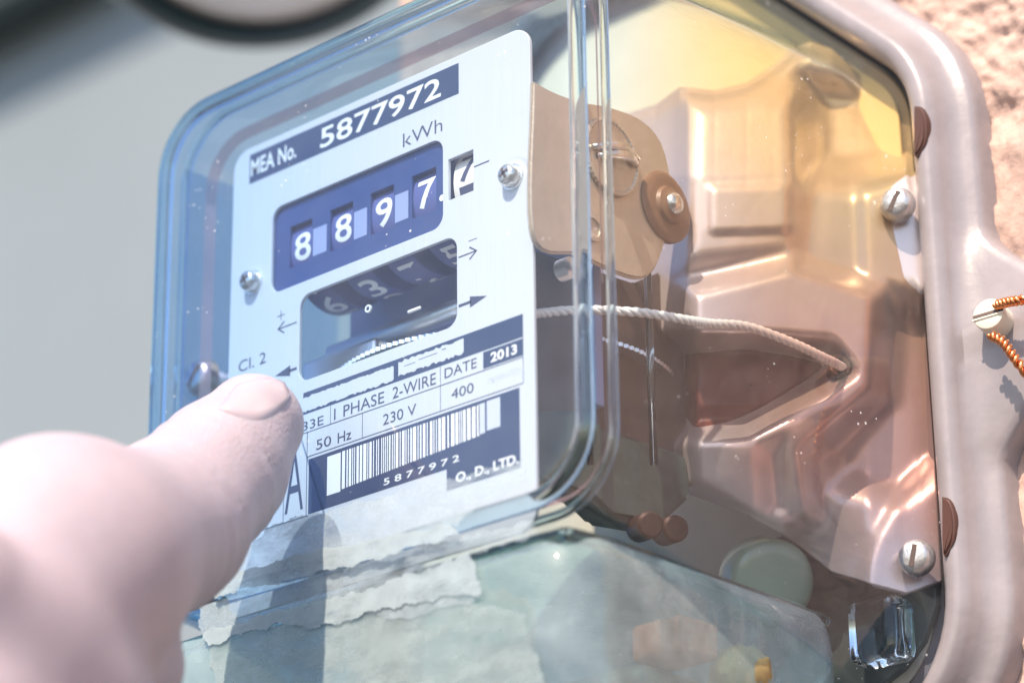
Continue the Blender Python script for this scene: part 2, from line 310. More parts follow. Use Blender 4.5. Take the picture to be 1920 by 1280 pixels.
# ------------------------------------------------------------------ the meter
meter = thing('electricity_meter', 'clear-covered electricity meter with white name plate on a rough wall', 'electricity meter', (0, 100, -110))
BX0, BX1, BZ0, BZ1, BR = -85, 79, -94, 77, 27
def round_poly(pts, rad, n=12):
    out = []; K = len(pts)
    for i in range(K):
        p = Vector(pts[i]); a = (Vector(pts[i - 1]) - p).normalized(); b = (Vector(pts[(i + 1) % K]) - p).normalized(); ang = a.angle(b)
        L = rad[i] / math.tan(ang / 2); c = p + (a + b).normalized() * (rad[i] / math.sin(ang / 2)); s0 = p + a * L - c; s1 = p + b * L - c
        t0 = math.atan2(s0.y, s0.x); dt = (math.atan2(s1.y, s1.x) - t0 + math.pi) % (2 * math.pi) - math.pi
        for k in range(n + 1): t = t0 + dt * k / n; out.append((c.x + rad[i] * math.cos(t), c.y + rad[i] * math.sin(t)))
    return out
def hexa(x0, x1, z0, z1, zc, cw, r0=27, r1=20, r2=30):
    return round_poly([(x1, z0), (x1, zc), (x1 - cw, z1), (x0 + cw, z1), (x0, zc), (x0, z0)], [r0, r1, r2, r2, r1, r0])
def resample(lp, N=240):
    cx = (min(p[0] for p in lp) + max(p[0] for p in lp)) / 2; z0 = min(p[1] for p in lp); k = min(range(len(lp)), key=lambda i: (abs(lp[i][0] - max(p[0] for p in lp if p[1] < z0 + .01)) + abs(lp[i][1] - z0)))
    lp = lp[k:] + lp[:k]; q = np.array(lp + [lp[0]]); d = np.concatenate([[0], np.cumsum(np.hypot(*np.diff(q, axis=0).T))]); t = np.linspace(0, d[-1], N + 1)[:-1]
    return list(zip(np.interp(t, d, q[:, 0]), np.interp(t, d, q[:, 1])))
def offset_path(d, n=14):
    return hexa(BX0 - d, BX1 + d, BZ0 - d, 112 + d, 53 - d * .22, 59 + d * 1.22, 27 + d, 24 + d, 30 + d)
def dense(loop, step=3.0):
    out = []
    for (a, b) in zip(loop, loop[1:] + loop[:1]):
        L = math.dist(a, b); k = max(1, int(L / step))
        for i in range(k): out.append((a[0] + (b[0] - a[0]) * i / k, a[1] + (b[1] - a[1]) * i / k))
    return out
def base():
    prof = [(-6, 94.5), (-3, 93), (-.6, 92.2), (.2, 91), (.8, 88), (1.8, 85.6), (3.2, 84.4), (5, 84.0), (6.6, 84.6), (7.6, 87), (8.5, 89.2), (9.6, 90.8), (11, 91.8), (12.2, 92.3), (13.1, 93.0), (13.6, 94.2), (13.8, 96), (13.9, 99)]
    c0 = dense(offset_path(0)); K = len(c0); nrm = []
    for i in range(K):
        a, b = c0[i - 1], c0[(i + 1) % K]; t = (b[0] - a[0], b[1] - a[1]); l = math.hypot(*t); nrm.append((t[1] / l, -t[0] / l))
    loops = []
    for d, y in prof:
        lp = []
        for (x, z), (nx, nz) in zip(c0, nrm):
            e = 0
            if x > 70 and -70 < z < 40 and d > 7:
                e = 27 * max(0, 1 - abs(z + 13) / 27) if abs(z + 13) < 27 else 0
                e = 27 * (3 * (e / 27) ** 2 - 2 * (e / 27) ** 3) * .6 + .4 * e
            w_ = max(0, min(1, (d - 8.5) / 3)); yy = y + (0 if d < 9 else -e * .035 * w_)
            lp.append((x + nx * (d + e * w_), yy, z + nz * (d + e * w_)))
        loops.append(lp)
    n = len(loops[0]); v = [p for lp in loops for p in lp]; f = []
    for k in range(len(loops) - 1):
        for i in range(n): f.append((k * n + i, k * n + (i + 1) % n, (k + 1) * n + (i + 1) % n, (k + 1) * n + i))
    f.append(tuple(range(n))); f.append(tuple((len(loops) - 1) * n + i for i in range(n)))
    me = mesh('base', v, f); bm = bmesh.new(); bm.from_mesh(me); bmesh.ops.recalc_face_normals(bm, faces=bm.faces); bm.to_mesh(me); bm.free()
    return sharp(put('base', me, M['paint'], meter, True), 60)
BASE = base()
M['cream'] = mat('cream_sunlight', (.78, .69, .54), .5, var=.06, vscale=40, bump=.05)
flat_curve('added_sunlight_panel', [offset_path(-7)], 93.4, .8, M['cream'], meter, .2)  # added panel, its cream colour stands for sunlight on the back pan
# gasket in the groove between cover and base
tube('gasket', [(x, 90.6, z) for x, z in dense(offset_path(-.7))], 1.0, M['rubber'], meter, 8, True)
# cover
def cover():
    L = []
    f0, f1, f2, f3 = -69, 63.5, -65.0, 61.5; N = 240
    for ins, y in ((6.2, -8.0), (4.4, -7.95), (2.6, -7.5), (1.1, -6.4), (.3, -4.8), (0, -2.5)):
        L.append([(x, y, z) for x, z in resample(rrect(f0 + ins, f1 - ins, f2 + ins, f3 - ins, 17 - ins * .8))])
    fr = np.array(resample(rrect(f0, f1, f2, f3, 17))); bk = np.array(resample(hexa(-82, 76, -86, 105, 50, 55, 25, 23, 28)))
    for t in (.05, .12, .25, .5, .75, .93):
        q = fr + (bk - fr) * t; L.append([(x, -2.5 + 91 * t, z) for x, z in q])
    for d, y in ((-1.6, 87), (-.7, 88.6), (-.4, 91.0)): L.append([(x, y, z) for x, z in resample(offset_path(d))])
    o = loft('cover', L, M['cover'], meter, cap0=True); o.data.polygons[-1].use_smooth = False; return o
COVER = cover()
def on_cover(name, *a, **k): return put(name, *a, **k)
M['wash'] = clear_plastic('blue_wash', (.36, .62, .86), (.25, .4, .7), 0, .10, (.5, .6, .9), .15, .1)
put('blue_wash_sheet', mesh('blue_wash_sheet', [(-67.9, 2, -60), (-71.5, 30, -62), (-75.5, 60, -64), (-75.5, 60, 58), (-71.5, 30, 54), (-67.9, 2, 50)], [(0, 1, 4, 5), (1, 2, 3, 4)]), M['wash'], COVER)  # added sheet: blue light cast on the left wall put into its tint
tube('glass_edge', [(x, -5.6, z) for x, z in dense(rrect(-66.4, 60.8, -62.4, 58.8, 14.5))], 1.9, M['bead'], COVER, 12, True)
tube('glass_edge', [(x, 1.5, z) for x, z in dense(rrect(-67.6, 62.2, -63.6, 60.2, 15.5))], 1.0, M['bead'], COVER, 10, True)
loft('pink_reflection', [R3(-61.5, 56.0, -58, 54.0, 11, 6), R3(-63.5, 58.0, -60, 56.0, 13, 4.2)], M['strip'], COVER)  # pinkish reflection inside the cover, built as a tinted strip
# ------------------------------------------------------------------ name plate
W1 = rrect(-35.8, 17.6, 7.6, 28.9, 3.2, 8); W2 = rrect(-26.3, 21.6, -16.2, 4.6, 3.2, 8); W5 = [(18.9, 13.1), (26.5, 13.1), (26.5, 23.0), (18.9, 23.0)]
plate = flat_curve('name_plate', [rrect(-48.9, 42.7, -65.4, 46.7, 4.6, 10), W1[::-1], W2[::-1], W5[::-1]], 0, .9, M['plate'], meter, .16)
quads('printed_block', [(-43.6, 22.3, 37.6, 45.0)], M['ink'], plate, -.03)
text('MEA No.', -43.1, -28.2, 39.3, 43.5, M['white'], plate, .014)
text('5877972', -20.4, 17.0, 38.7, 43.7, M['white'], plate, .012)
text('kWh', 5.6, 17.4, 30.3, 33.6, M['black'], plate, -.008)
quads('printed_rule', [(26.6, 31.0, 18.5, 18.8), (24.9, 27.3, 1.85, 2.0)], M['black'], plate)
def arrow(x0, x1, z, filled, name='printed_arrow'):
    s = 1 if x1 > x0 else -1; h = .14; pl = [[(x0, z - h), (x1 - s * .4, z - h), (x1 - s * .4, z + h), (x0, z + h)][::s]]
    if filled: pl = [[(x0, z - .32), (x1 - s * 4.4, z - .32), (x1 - s * 4.4, z + .32), (x0, z + .32)][::s], [(x1 - s * 4.8, z - 1.25), (x1, z), (x1 - s * 4.8, z + 1.25)][::s]]
    else:
        for q in (1, -1): pl.append([(x1, z), (x1 - s * 2.1, z + q * 1.5), (x1 - s * 2.4, z + q * 1.28), (x1 - s * .5, z)])
    polyprint(name, pl, M['black'], plate)
arrow(22, 27.4, -.9, False); arrow(22, 30.0, -12.0, True); arrow(-27, -33.2, -1.4, False); arrow(-26.7, -33.6, -12.4, True)
quads('printed_plus', [(-33.3, -30.9, 1.55, 1.75), (-32.2, -32.0, .5, 2.9)], M['black'], plate)
text('Cl. 2', -45.6, -36.7, -8.3, -5.6, M['black'], plate)
# navy stripe, table, bar code
quads('printed_block', [(-24.5, 39.8, -24.0, -18.9), (28.8, 39.8, -28.0, -24.3), (-22.4, 38.7, -47.2, -34.7), (18.4, 38.7, -51.9, -47.2)], M['ink'], plate, -.03)
quads('printed_rule', [(-47, 39.8, -28.45, -28.25), (-23, 39.8, -34.15, -33.95), (-16.0, -15.85, -28.3, -24.1), (16.6, 16.75, -34, -24.1), (-6.25, -6.1, -34, -28.4), (-23.1, -22.9, -47.3, -28.4), (-47, -22.4, -47.5, -47.3), (39.75, 39.9, -34, -18.9), (-30.2, -30.05, -47.3, -28.4)], M['black'], plate)
text('33E', -24.6, -18.0, -27.8, -25.7, M['black'], plate); text('1 PHASE', -14.8, .3, -27.7, -25.1, M['black'], plate); text('2-WIRE', 2.8, 15.4, -27.6, -25.0, M['black'], plate)
text('DATE', 17.9, 27.0, -27.1, -24.9, M['black'], plate); text('2013', 30.9, 38.2, -27.2, -25.0, M['white'], plate, .03)
text('50', -20.2, -15.6, -33.2, -30.9, M['black'], plate); text('Hz', -13.6, -9.5, -33.3, -31.0, M['black'], plate); text('230 V', 0, 9.7, -32.8, -30.4, M['black'], plate); text('400', 19.8, 26.1, -32.3, -30.1, M['black'], plate)
text('rev/kWh', 30.0, 39.0, -31.6, -29.9, M['pale'], plate, -.01)
r2 = random.Random(5); bars = [(-16.7, -12.6, -44.4, -35.6)]; x = -12.2
while x < 27.0:
    wd = r2.choice((.28, .28, .42, .7, .95)); bars.append((x, x + wd, -44.0 + (x + 12) * .045, -35.5)); x += wd + r2.choice((.3, .3, .42, .62))
quads('barcode', bars, M['white'], plate, -.05); quads('barcode', [(27.4, 29.2, -42.0, -35.4), (29.7, 33.4, -41.7, -35.3)], M['pale'], plate, -.05)
text('5 8 7 7 9 7 2', .3, 22, -46.3, -44.8, M['white'], plate, .01)
text('O., D., LTD.', 21.0, 38.2, -51.2, -48.7, M['white'], plate, .03)
text('0 A', -36.2, -24.0, -45.7, -31.0, M['black'], plate, -.006)
def torn(x0, x1, z0, z1, seed, amp=.28, y=-.08, step=.6, slots=()):
    r = random.Random(seed); n = int((x1 - x0) / step); top, bot = [], []
    for i in range(n + 1):
        x = x0 + (x1 - x0) * i / n; top.append((x, z1 + r.uniform(-amp, amp))); bot.append((x, z0 + r.uniform(-amp, amp)))
    return bot + top[::-1]
flat_curve('torn_sticker', [torn(-24.8, 3.1, -23.4, -20.1, 3, .22)], -.10, .05, M['plate'], plate); flat_curve('torn_sticker', [torn(4.5, 23.4, -22.9, -19.7, 9, .30)], -.10, .05, M['plate'], plate)
quads('scratch_mark', [(6.2, 9.5, -21.2, -21.05), (10.4, 15.9, -20.9, -20.75), (17.2, 18.4, -20.6, -20.4)], M['ink'], plate, -.115)
# plate screws
def pan_screw(c, r, h, parent, name='screw', slot='cross', ang=20, axis=(0, -1, 0), m='steel'):
    bm = bmesh.new(); lathe_bm(bm, c, axis, [(r * 1.02, 0), (r, h * .25), (r * .94, h * .55), (r * .80, h * .82), (r * .58, h * .94), (r * .3, h * .99), (0, h)], 36)
    o = put(name, bm_mesh(name, bm), M[m], parent, True)
    u, v, a = frame_of(axis); bm = bmesh.new()
    for q in ((0, 90) if slot == 'cross' else (0,)):
        t = math.radians(ang + q); d1 = u * math.cos(t) + v * math.sin(t); d2 = a.cross(d1); ln = r * (.5 if slot == 'cross' else .62); wd = r * .14
        vs = []
        for aa in (-1, 1):
            for bb in (-1, 1):
                for cc in (h * .55, h * (1.015 if slot == 'cross' else 1.0)): vs.append(bm.verts.new(Vector(c) + d1 * aa * ln + d2 * bb * wd + a * cc))
        for ix in ((0, 1, 3, 2), (4, 5, 7, 6), (0, 1, 5, 4), (2, 3, 7, 6), (0, 2, 6, 4), (1, 3, 7, 5)): bm.faces.new([vs[i] for i in ix])
    put('drive_slot', bm_mesh('drive_slot', bm), M['dark'], o, False); return o
for c in ((37.6, 0, 12.6), (-41.4, 0, 12.4)):
    lathe('screw_washer', (c[0], -.02, c[2]), (0, -1, 0), [(3.0, 0), (2.9, .4), (2.0, .5)], M['alu'], plate, 32)
    pan_screw((c[0], -.4, c[2]), 2.5, 2.6, plate, ang=25)
v_ = []
for k in range(22):
    a = math.radians(-20 + 150 * k / 21); v_.append((37.6 + 4.1 * math.cos(a), 12.6 + 4.1 * math.sin(a), a))
polyprint('printed_scale', [[(x + .14 * math.sin(a), z - .14 * math.cos(a)), (x + .7 * math.cos(a) + .14 * math.sin(a), z + .7 * math.sin(a) - .14 * math.cos(a)), (x + .7 * math.cos(a) - .06 * math.sin(a), z + .7 * math.sin(a) + .06 * math.cos(a)), (x - .06 * math.sin(a), z + .06 * math.cos(a))] for x, z, a in v_], M['pale'], plate)
# ------------------------------------------------------------------ register behind the plate
SLX = [(-30.9, -23.6), (-18.0, -10.7), (-5.4, 1.9), (7.2, 14.6)]
mask = flat_curve('register_mask', [rrect(-37.5, 18.4, 6, 30.5, 2, 4)] + [[(a, 12.9), (a, 23.2), (b, 23.2), (b, 12.9)] for a, b in SLX], 1.0, 1.8, M['mask'], meter, .1)
polyprint('decimal_mark', [[(16.3 + .75 * math.cos(t * math.pi / 8), 15.1 + .75 * math.sin(t * math.pi / 8)) for t in range(16)]], M['white'], mask, .93)
for i in range(4):                                                       # pale blue band between the number slots
    a = SLX[i][1] + .35; b = (SLX[i + 1][0] - .9) if i < 3 else 0
    if i < 3: quads('pale_band', [(a, b, 13.6, 20.2)], M['hub'], mask, .95)
DC, DR = (13.4, 17.9), 12.0
def drum(x0, x1, rows, dm, nm):
    d = lathe('number_wheel', (x0, DC[0], DC[1]), (1, 0, 0), [(0, 0), (DR - .5, 0), (DR, .3), (DR, x1 - x0 - .3), (DR - .5, x1 - x0), (0, x1 - x0)], M[dm], meter, 48)
    for ch, ang, hgt in rows:
        co, fs = text_mesh(ch, .012); a, b = co.min(0), co.max(0); v = []
        wd = (x1 - x0) * .62
        for c in co:
            xx = (x0 + x1) / 2 + .3 + ((c[0] - a[0]) / (b[0] - a[0]) - .5) * wd; s = math.radians(ang) + ((c[1] - a[1]) / (b[1] - a[1]) - .5) * hgt / DR
            v.append((xx, DC[0] - (DR + .07) * math.cos(s), DC[1] + (DR + .07) * math.sin(s)))
        bm = bmesh.new(); bv = [bm.verts.new(p) for p in v]
        for q in fs:
            try: bm.faces.new([bv[i] for i in q])
            except ValueError: pass
        bmesh.ops.subdivide_edges(bm, edges=[e for e in bm.edges if abs(e.verts[0].co.z - e.verts[1].co.z) > 2.2], cuts=2)
        for q in bm.verts:
            k = math.hypot(q.co.y - DC[0], q.co.z - DC[1]); q.co.y = DC[0] + (q.co.y - DC[0]) * (DR + .07) / k; q.co.z = DC[1] + (q.co.z - DC[1]) * (DR + .07) / k
        put('digit', bm_mesh('digit', bm, False), M[nm], d, False)
    return d
drum(-31.4, -23.2, [('8', -2, 6.6), ('7', -42, 6.4), ('6', -80, 6.4), ('5', -118, 6.4)], 'drumdark', 'white'); drum(-18.5, -10.3, [('8', 0, 6.6), ('4', -40, 6.4), ('3', -78, 6.4), ('2', -116, 6.4)], 'drumdark', 'white')
drum(-5.9, 2.3, [('9', -1, 6.8), ('8', -40, 6.4), ('7', -78, 6.4), ('6', -116, 6.4)], 'drumdark', 'white'); drum(6.7, 15.0, [('7', 1, 6.8), ('6', -38, 6.4), ('5', -76, 6.4), ('4', -114, 6.4)], 'drumdark', 'white')
drum(19.0, 27.2, [('7', 12, 6.6), ('1', -24, 6.4), ('4', -70, 6.2), ('5', -108, 6.2)], 'drumwhite', 'black')
tube('axle', [(-40, DC[0], DC[1]), (34, DC[0], DC[1])], 2.2, M['steel'], meter, 16)
# back of the works seen through the lower window: drive spindle, worm block, brake magnet
tube('spindle', [(-36, 20, -1.0), (36, 20, -1.0)], 2.4, M['alu'], meter, 20)
box('magnet', (-38, 12, -21), (-14.5, 30, -4.5), M['alu'], meter, 1.2); box('magnet_yoke', (12.6, 13, -15), (19.2, 20, -9), M['alu'], meter, 1.4)
box('register_frame', (-38, 27, -30), (36, 30, 32), M['hub'], meter, .5)
def rotor():
    bm = bmesh.new(); n = 150
    lathe_bm(bm, (-3, 41, -14.4), (0, 0, 1), [(0, 0), (39, 0), (39.6, .0), (39.6, .9), (38.6, 1.0), (0, 1.0)], n * 2, lambda k, h: 1.0 if k % 2 else .988)
    return sharp(put('rotor_disc', bm_mesh('rotor_disc', bm), M['alu'], meter, True), 30)
rotor()
lathe('rivet', (-7.6, 3.2, -3.0), (0, -1, 0), [(.9, 0), (.9, .5), (.5, .5)], M['white'], meter, 20)
box('pointer', (4.4, 2.6, -7.7), (8.2, 3.2, -7.0), M['white'], meter, .2); 
# ------------------------------------------------------------------ works seen through the right side
def side_plate(name, pix, X, th, m, parent=meter, holes=(), bev=.5):
    pts = [PX(a, b, X) for a, b in pix]; bm = bmesh.new()
    A = [bm.verts.new((X, p[1], p[2])) for p in pts]; B = [bm.verts.new((X - th, p[1], p[2])) for p in pts]; n = len(A)
    bm.faces.new(A); bm.faces.new(B[::-1])
    for i in range(n): bm.faces.new((A[i], B[i], B[(i + 1) % n], A[(i + 1) % n]))
    bmesh.ops.recalc_face_normals(bm, faces=bm.faces)
    bmesh.ops.bevel(bm, geom=[e for e in bm.edges], offset=bev, segments=2, affect='EDGES')
    return sharp(put(name, bm_mesh(name, bm), m, parent, True), 40)
def smooth_pix(pts, n=70):
    return [tuple(p) for p in spline([(*p, 0) for p in pts] + [(*pts[0], 0)], n)][:-1]
bracket = side_plate('side_frame', [p[:2] for p in smooth_pix([(1000, 150), (1040, 172), (1090, 190), (1150, 202), (1205, 225), (1240, 265), (1258, 330), (1262, 400), (1240, 480), (1222, 512), (1196, 522), (1150, 508), (1085, 478), (1000, 440)], 90)], 45, 1.4, M['frame'])
cpt = PX(1142, 296, 45.1)
gear = lathe('adjusting_dial', cpt, (1, 0, 0), [(8.9, 0), (8.9, 1.0), (8.3, 1.2), (7.9, .8), (6.0, .7), (0, .7)], M['frame'], bracket, 96, wob=lambda k, h: 1.0 if k % 2 else .965)
for dy, dz, L_ in ((0, .8, 9.5), (1.5, -.8, 7.5)):
    q = np.array(cpt) + [2.0, dy, dz]; tube('twisted_lug', spline([q + [-1, -6.5, -.8], q + [.6, -2, .6], q + [.6, 2.5, 1.4], q + [-.6, L_ - 1.5, 1.2]], 14), lambda t: 1.25 * (1 - .5 * abs(2 * t - 1)), M['steel'], gear, 10)
bp_ = PX(1247, 388, 45.1)
lathe('bushing', bp_, (1, 0, 0), [(8.2, -1), (8.2, .4), (7.2, 1.0), (5.6, .9), (4.4, 1.1), (4.0, 2.0), (2.6, 2.3), (1.8, 3.0), (1.2, 3.6), (0, 3.8)], M['bush'], bracket, 48)
lathe('bushing_rivet', np.array(bp_) + [2.6, 0, 0], (1, 0, 0), [(2.4, 0), (2.2, .8), (1.4, 1.4), (0, 1.7)], M['steel'], bracket, 28)
hp = PX(1110, 428, 45.1); lathe('frame_hole', hp, (1, 0, 0), [(3.0, 0), (3.0, .5), (2.2, .6), (2.1, .12), (0, .12)], M['frame'], bracket, 30)
for (u0, w0, m_) in ((1093, 12, 'bead'), (1212, 16, 'bead')):
    a = PX(u0, 455, 41); b = PX(u0 + 14, 870, 41); r_ = w0 * .055; tube('reflection_rod', [a, b], r_, M[m_], meter, 14)  # added glass rods, stand-ins for vertical reflections on the side wall
side_plate('lower_frame', [(1004, 470), (1085, 495), (1190, 530), (1250, 505), (1290, 470), (1310, 780), (1290, 860), (1130, 880), (1004, 820)], 33, 1.4, M['dark'])
side_plate('bottom_block', [(1000, 770), (1110, 765), (1130, 800), (1290, 850), (1300, 930), (1240, 985), (1150, 970), (1110, 930), (1000, 900)], 38, 8, M['lower'], bev=1.2)
for (u0, v0) in ((1215, 985), (1262, 992)):
    c = PX(u0, v0, 42); lathe('terminal_screw', c, (.8, -.5, -.2), [(2.9, -6), (2.9, 1.5), (2.3, 2.2), (0, 2.2)], M['oldcopper'], meter, 20)
# inner casting: a lumpy painted pan that runs from behind the works out to the base
def seg_dist(U, V, poly):
    d = np.full(U.shape, 1e9); ins = np.zeros(U.shape, bool); n = len(poly)
    for i in range(n):
        (x1, y1), (x2, y2) = poly[i], poly[(i + 1) % n]; ex, ey = x2 - x1, y2 - y1
        t = np.clip(((U - x1) * ex + (V - y1) * ey) / (ex * ex + ey * ey), 0, 1); d = np.minimum(d, np.hypot(U - x1 - t * ex, V - y1 - t * ey))
        c = ((y1 > V) != (y2 > V)); ins ^= c & (U < (x2 - x1) * (V - y1) / ((y2 - y1) if y2 != y1 else 1e-9) + x1)
    return np.where(ins, d, -d)
def step(U, V, poly, w):
    t = np.clip(seg_dist(U, V, poly) / w + .5, 0, 1); return t * t * (3 - 2 * t)
TOP = [(1000, 215), (1180, 212), (1230, 196), (1275, 163), (1340, 170), (1400, 156), (1450, 122), (1490, 88), (1520, 78), (1560, 92), (1610, 140), (1660, 178), (1700, 220), (1726, 300)]
BOT = [(1000, 860), (1200, 900), (1290, 925), (1400, 965), (1480, 1008), (1560, 1072), (1640, 1096), (1700, 1112), (1768, 1088)]
FEAT = [([(1288, 185), (1495, 172), (1508, 330), (1490, 480), (1280, 500)], 3.2, 46), ([(1512, 150), (1640, 158), (1712, 220), (1716, 296), (1650, 322), (1590, 332), (1518, 322)], -9.0, 60),
        ([(1612, 352), (1650, 330), (1705, 318), (1800, 330), (1800, 560), (1700, 548), (1618, 520)], 1.6, 22), ([(1482, 492), (1650, 544), (1642, 738), (1512, 852), (1528, 968), (1470, 1005), (1290, 915), (1286, 540)], 6.0, 34),
        ([(1250, 640), (1440, 642), (1560, 655), (1588, 690), (1500, 748), (1400, 806), (1250, 812)], -11.0, 34), ([(1672, 590), (1800, 570), (1800, 850), (1690, 930), (1560, 900), (1560, 850), (1660, 740)], -4.0, 50),
        ([(1642, 1004), (1690, 920), (1740, 862), (1800, 860), (1800, 1150), (1600, 1150), (1620, 1060)], 2.0, 20), ([(1428, 838), (1470, 830), (1486, 965), (1440, 962)], -2.6, 40), ([(1330, 350), (1478, 345), (1482, 432), (1330, 436)], 1.0, 10),
        ([(1350, 815), (1500, 800), (1560, 860), (1500, 990), (1380, 990), (1330, 900)], 2.0, 70)]
def casting(name, m, nu, nv, U0, lift, extra=None, region=None, parent=meter):
    s = np.linspace(0, 1, nu)[:, None]; t = np.linspace(0, 1, nv)[None, :]
    if region is None:
        U = U0 + s * (1725 - U0) + 0 * t
        for _ in range(4):
            T = np.interp(U, [p[0] for p in TOP], [p[1] for p in TOP]); B = np.interp(U, [p[0] for p in BOT], [p[1] for p in BOT]); V = T + (B - T) * t; Rr = 1722 + .056 * (np.clip(V, 300, 1200) - 300); U = U0 + s * (Rr - U0)
    else:
        U, V = region(s, t)
    h = np.zeros(U.shape)
    for poly, hh, wd in FEAT: h += hh * step(U, V, poly, wd * 1.5)
    h = h - .045 * np.clip(V - 760, 0, 400) * np.clip((1630 - U) / 130, 0, 1) - .04 * np.clip(330 - V, 0, 400)
    for _ in range(5): h = (np.roll(np.pad(h, 1, 'edge'), 1, 0) + np.roll(np.pad(h, 1, 'edge'), -1, 0) + np.roll(np.pad(h, 1, 'edge'), 1, 1) + np.roll(np.pad(h, 1, 'edge'), -1, 1))[1:-1, 1:-1] / 4
    h -= 3.5 * np.exp(-((t * np.ones_like(U)) / .025) ** 2) if region is None else 0
    Y = np.where(U > 1290, 52 + .0851 * (U - 1290), 52 + .03 * (1290 - U)) - h - lift
    if extra is not None: Y = Y - extra(U, V, s, t)
    D = AF[None, None, :] + AR[None, None, :] * ((U - 960) / FPX)[..., None] - AU[None, None, :] * ((V - 640) / FPX)[..., None]
    v = CAMP + D * ((Y - CAMP[1]) / D[..., 1])[..., None]
    f = [(i * nv + j, i * nv + j + 1, (i + 1) * nv + j + 1, (i + 1) * nv + j) for i in range(nu - 1) for j in range(nv - 1)]
    o = put(name, mesh(name, v.reshape(-1, 3), f), m, parent, True)
    md = o.modifiers.new('thickness', 'SOLIDIFY'); md.thickness = 2.2 * S; md.offset = -1; return o
CAST = casting('inner_casting', M['body'], 190, 240, 1000, 0)
# make sure the sheet's thickness goes back into the meter
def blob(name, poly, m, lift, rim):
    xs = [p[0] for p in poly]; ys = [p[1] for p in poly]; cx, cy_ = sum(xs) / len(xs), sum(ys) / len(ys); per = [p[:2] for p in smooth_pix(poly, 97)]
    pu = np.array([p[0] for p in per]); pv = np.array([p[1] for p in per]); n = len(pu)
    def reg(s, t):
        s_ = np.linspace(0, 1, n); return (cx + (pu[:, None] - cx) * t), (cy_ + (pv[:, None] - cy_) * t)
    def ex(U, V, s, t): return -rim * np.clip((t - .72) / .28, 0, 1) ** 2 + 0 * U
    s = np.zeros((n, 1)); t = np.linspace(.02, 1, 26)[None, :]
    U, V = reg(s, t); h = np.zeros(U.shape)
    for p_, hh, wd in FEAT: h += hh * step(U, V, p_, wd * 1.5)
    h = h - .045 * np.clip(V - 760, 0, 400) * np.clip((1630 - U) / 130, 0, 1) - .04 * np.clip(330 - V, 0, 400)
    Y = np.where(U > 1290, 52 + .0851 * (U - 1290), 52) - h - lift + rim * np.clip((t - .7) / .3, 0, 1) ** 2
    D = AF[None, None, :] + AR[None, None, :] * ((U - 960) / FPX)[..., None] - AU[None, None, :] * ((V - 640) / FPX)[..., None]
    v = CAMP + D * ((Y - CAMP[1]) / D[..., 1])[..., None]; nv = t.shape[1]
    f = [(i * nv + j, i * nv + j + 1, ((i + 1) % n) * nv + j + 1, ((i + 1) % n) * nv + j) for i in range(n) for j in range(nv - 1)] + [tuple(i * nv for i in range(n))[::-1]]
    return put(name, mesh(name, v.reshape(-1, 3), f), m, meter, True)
blob('cast_shadow_sheet', [(1262, 650), (1400, 640), (1540, 662), (1572, 686), (1500, 735), (1410, 785), (1330, 812), (1262, 800)], M['shadow_cable'], .7, 3.5)  # red-brown sheet painted as the works' cast shadow on the casting
# dome screws on the tongues of the casting
for (u0, v0, y0, a_) in ((1686, 388, 83.0, 60), (1722, 1048, 84.5, 75)):
    c = P(u0, v0, y0); pan_screw(Vector(c) + Vector((.2, -.6, 0)), 3.9, 3.8, CAST, 'screw', 'slot', a_, (.35, -1, -.1), 'dull')
pan_screw(P(386, 712, 10), 4.6, 4.0, meter, 'screw', 'slot', 50)
tube('screw_post', [P(386, 712, 10), np.array(P(386, 712, 10)) + [0, 25, 0]], 3.0, M['alu'], meter, 20)
# dark spring clips that hold the cover to the base
for (pts) in ([(1712, 198), (1728, 202), (1735, 226), (1734, 258), (1724, 282), (1712, 288)], [(1764, 930), (1778, 935), (1787, 960), (1788, 998), (1780, 1024), (1766, 1036)]):
    y0 = 83.2; q = [P(a, b, y0) for a, b in [p[:2] for p in smooth_pix(pts, 40)]]; bm = bmesh.new()
    A = [bm.verts.new(p) for p in q]; B = [bm.verts.new(Vector(p) + Vector((0, 7, 0))) for p in q]; n = len(A)
    bm.faces.new(A); bm.faces.new(B[::-1]); [bm.faces.new((A[i], B[i], B[(i + 1) % n], A[(i + 1) % n])) for i in range(n)]
    bmesh.ops.recalc_face_normals(bm, faces=bm.faces); bmesh.ops.bevel(bm, geom=[e for f_ in bm.faces if len(f_.verts) > 5 for e in f_.edges], offset=.5, segments=3, affect='EDGES')
    sharp(put('cover_clip', bm_mesh('cover_clip', bm), M['clip'], meter, True), 40)
# ------------------------------------------------------------------ terminal cover under the main cover
def terminal_cover():
    L = []; x0, x1, y0, y1, z0, z1 = -70, 58.5, -6.5, 84, -190, -66.8
    def rr(z, ins, r):
        return [(x, y, z) for x, y in rrect(x0 + ins, x1 - ins, y0 + ins, y1 - ins, max(r - ins, 1.5), 10)]
    for z, ins in ((z1, 10), (z1 - .35, 7), (z1 - 1.5, 4), (z1 - 3.6, 1.7), (z1 - 6.5, .5), (z1 - 10, 0), (-110, -.5), (-150, -.8), (z0, -1)): L.append(rr(z, ins, 13))
    o = loft('terminal_cover', L, M['terminal'], meter, cap0=True); o.data.polygons[-1].use_smooth = False; return o
TERM = terminal_cover()
box('terminal_block', (-58, 30, -150), (44, 82, -86), M['lower'], meter, 4)
tube('thick_corner', [(-67.2, -3.4, -73), (-67.4, -3.6, -95), (-67.6, -3.6, -185)], 4.2, M['bead'], TERM, 20)
tube('thick_corner', spline([(-62, -1.5, -69.5), (-30, -3.6, -70), (20, -3.6, -70), (48, -3.4, -70), (54, 2, -70), (55, 40, -70.2), (55, 78, -70.5)], 80), 1.5, M['bead'], TERM, 12)
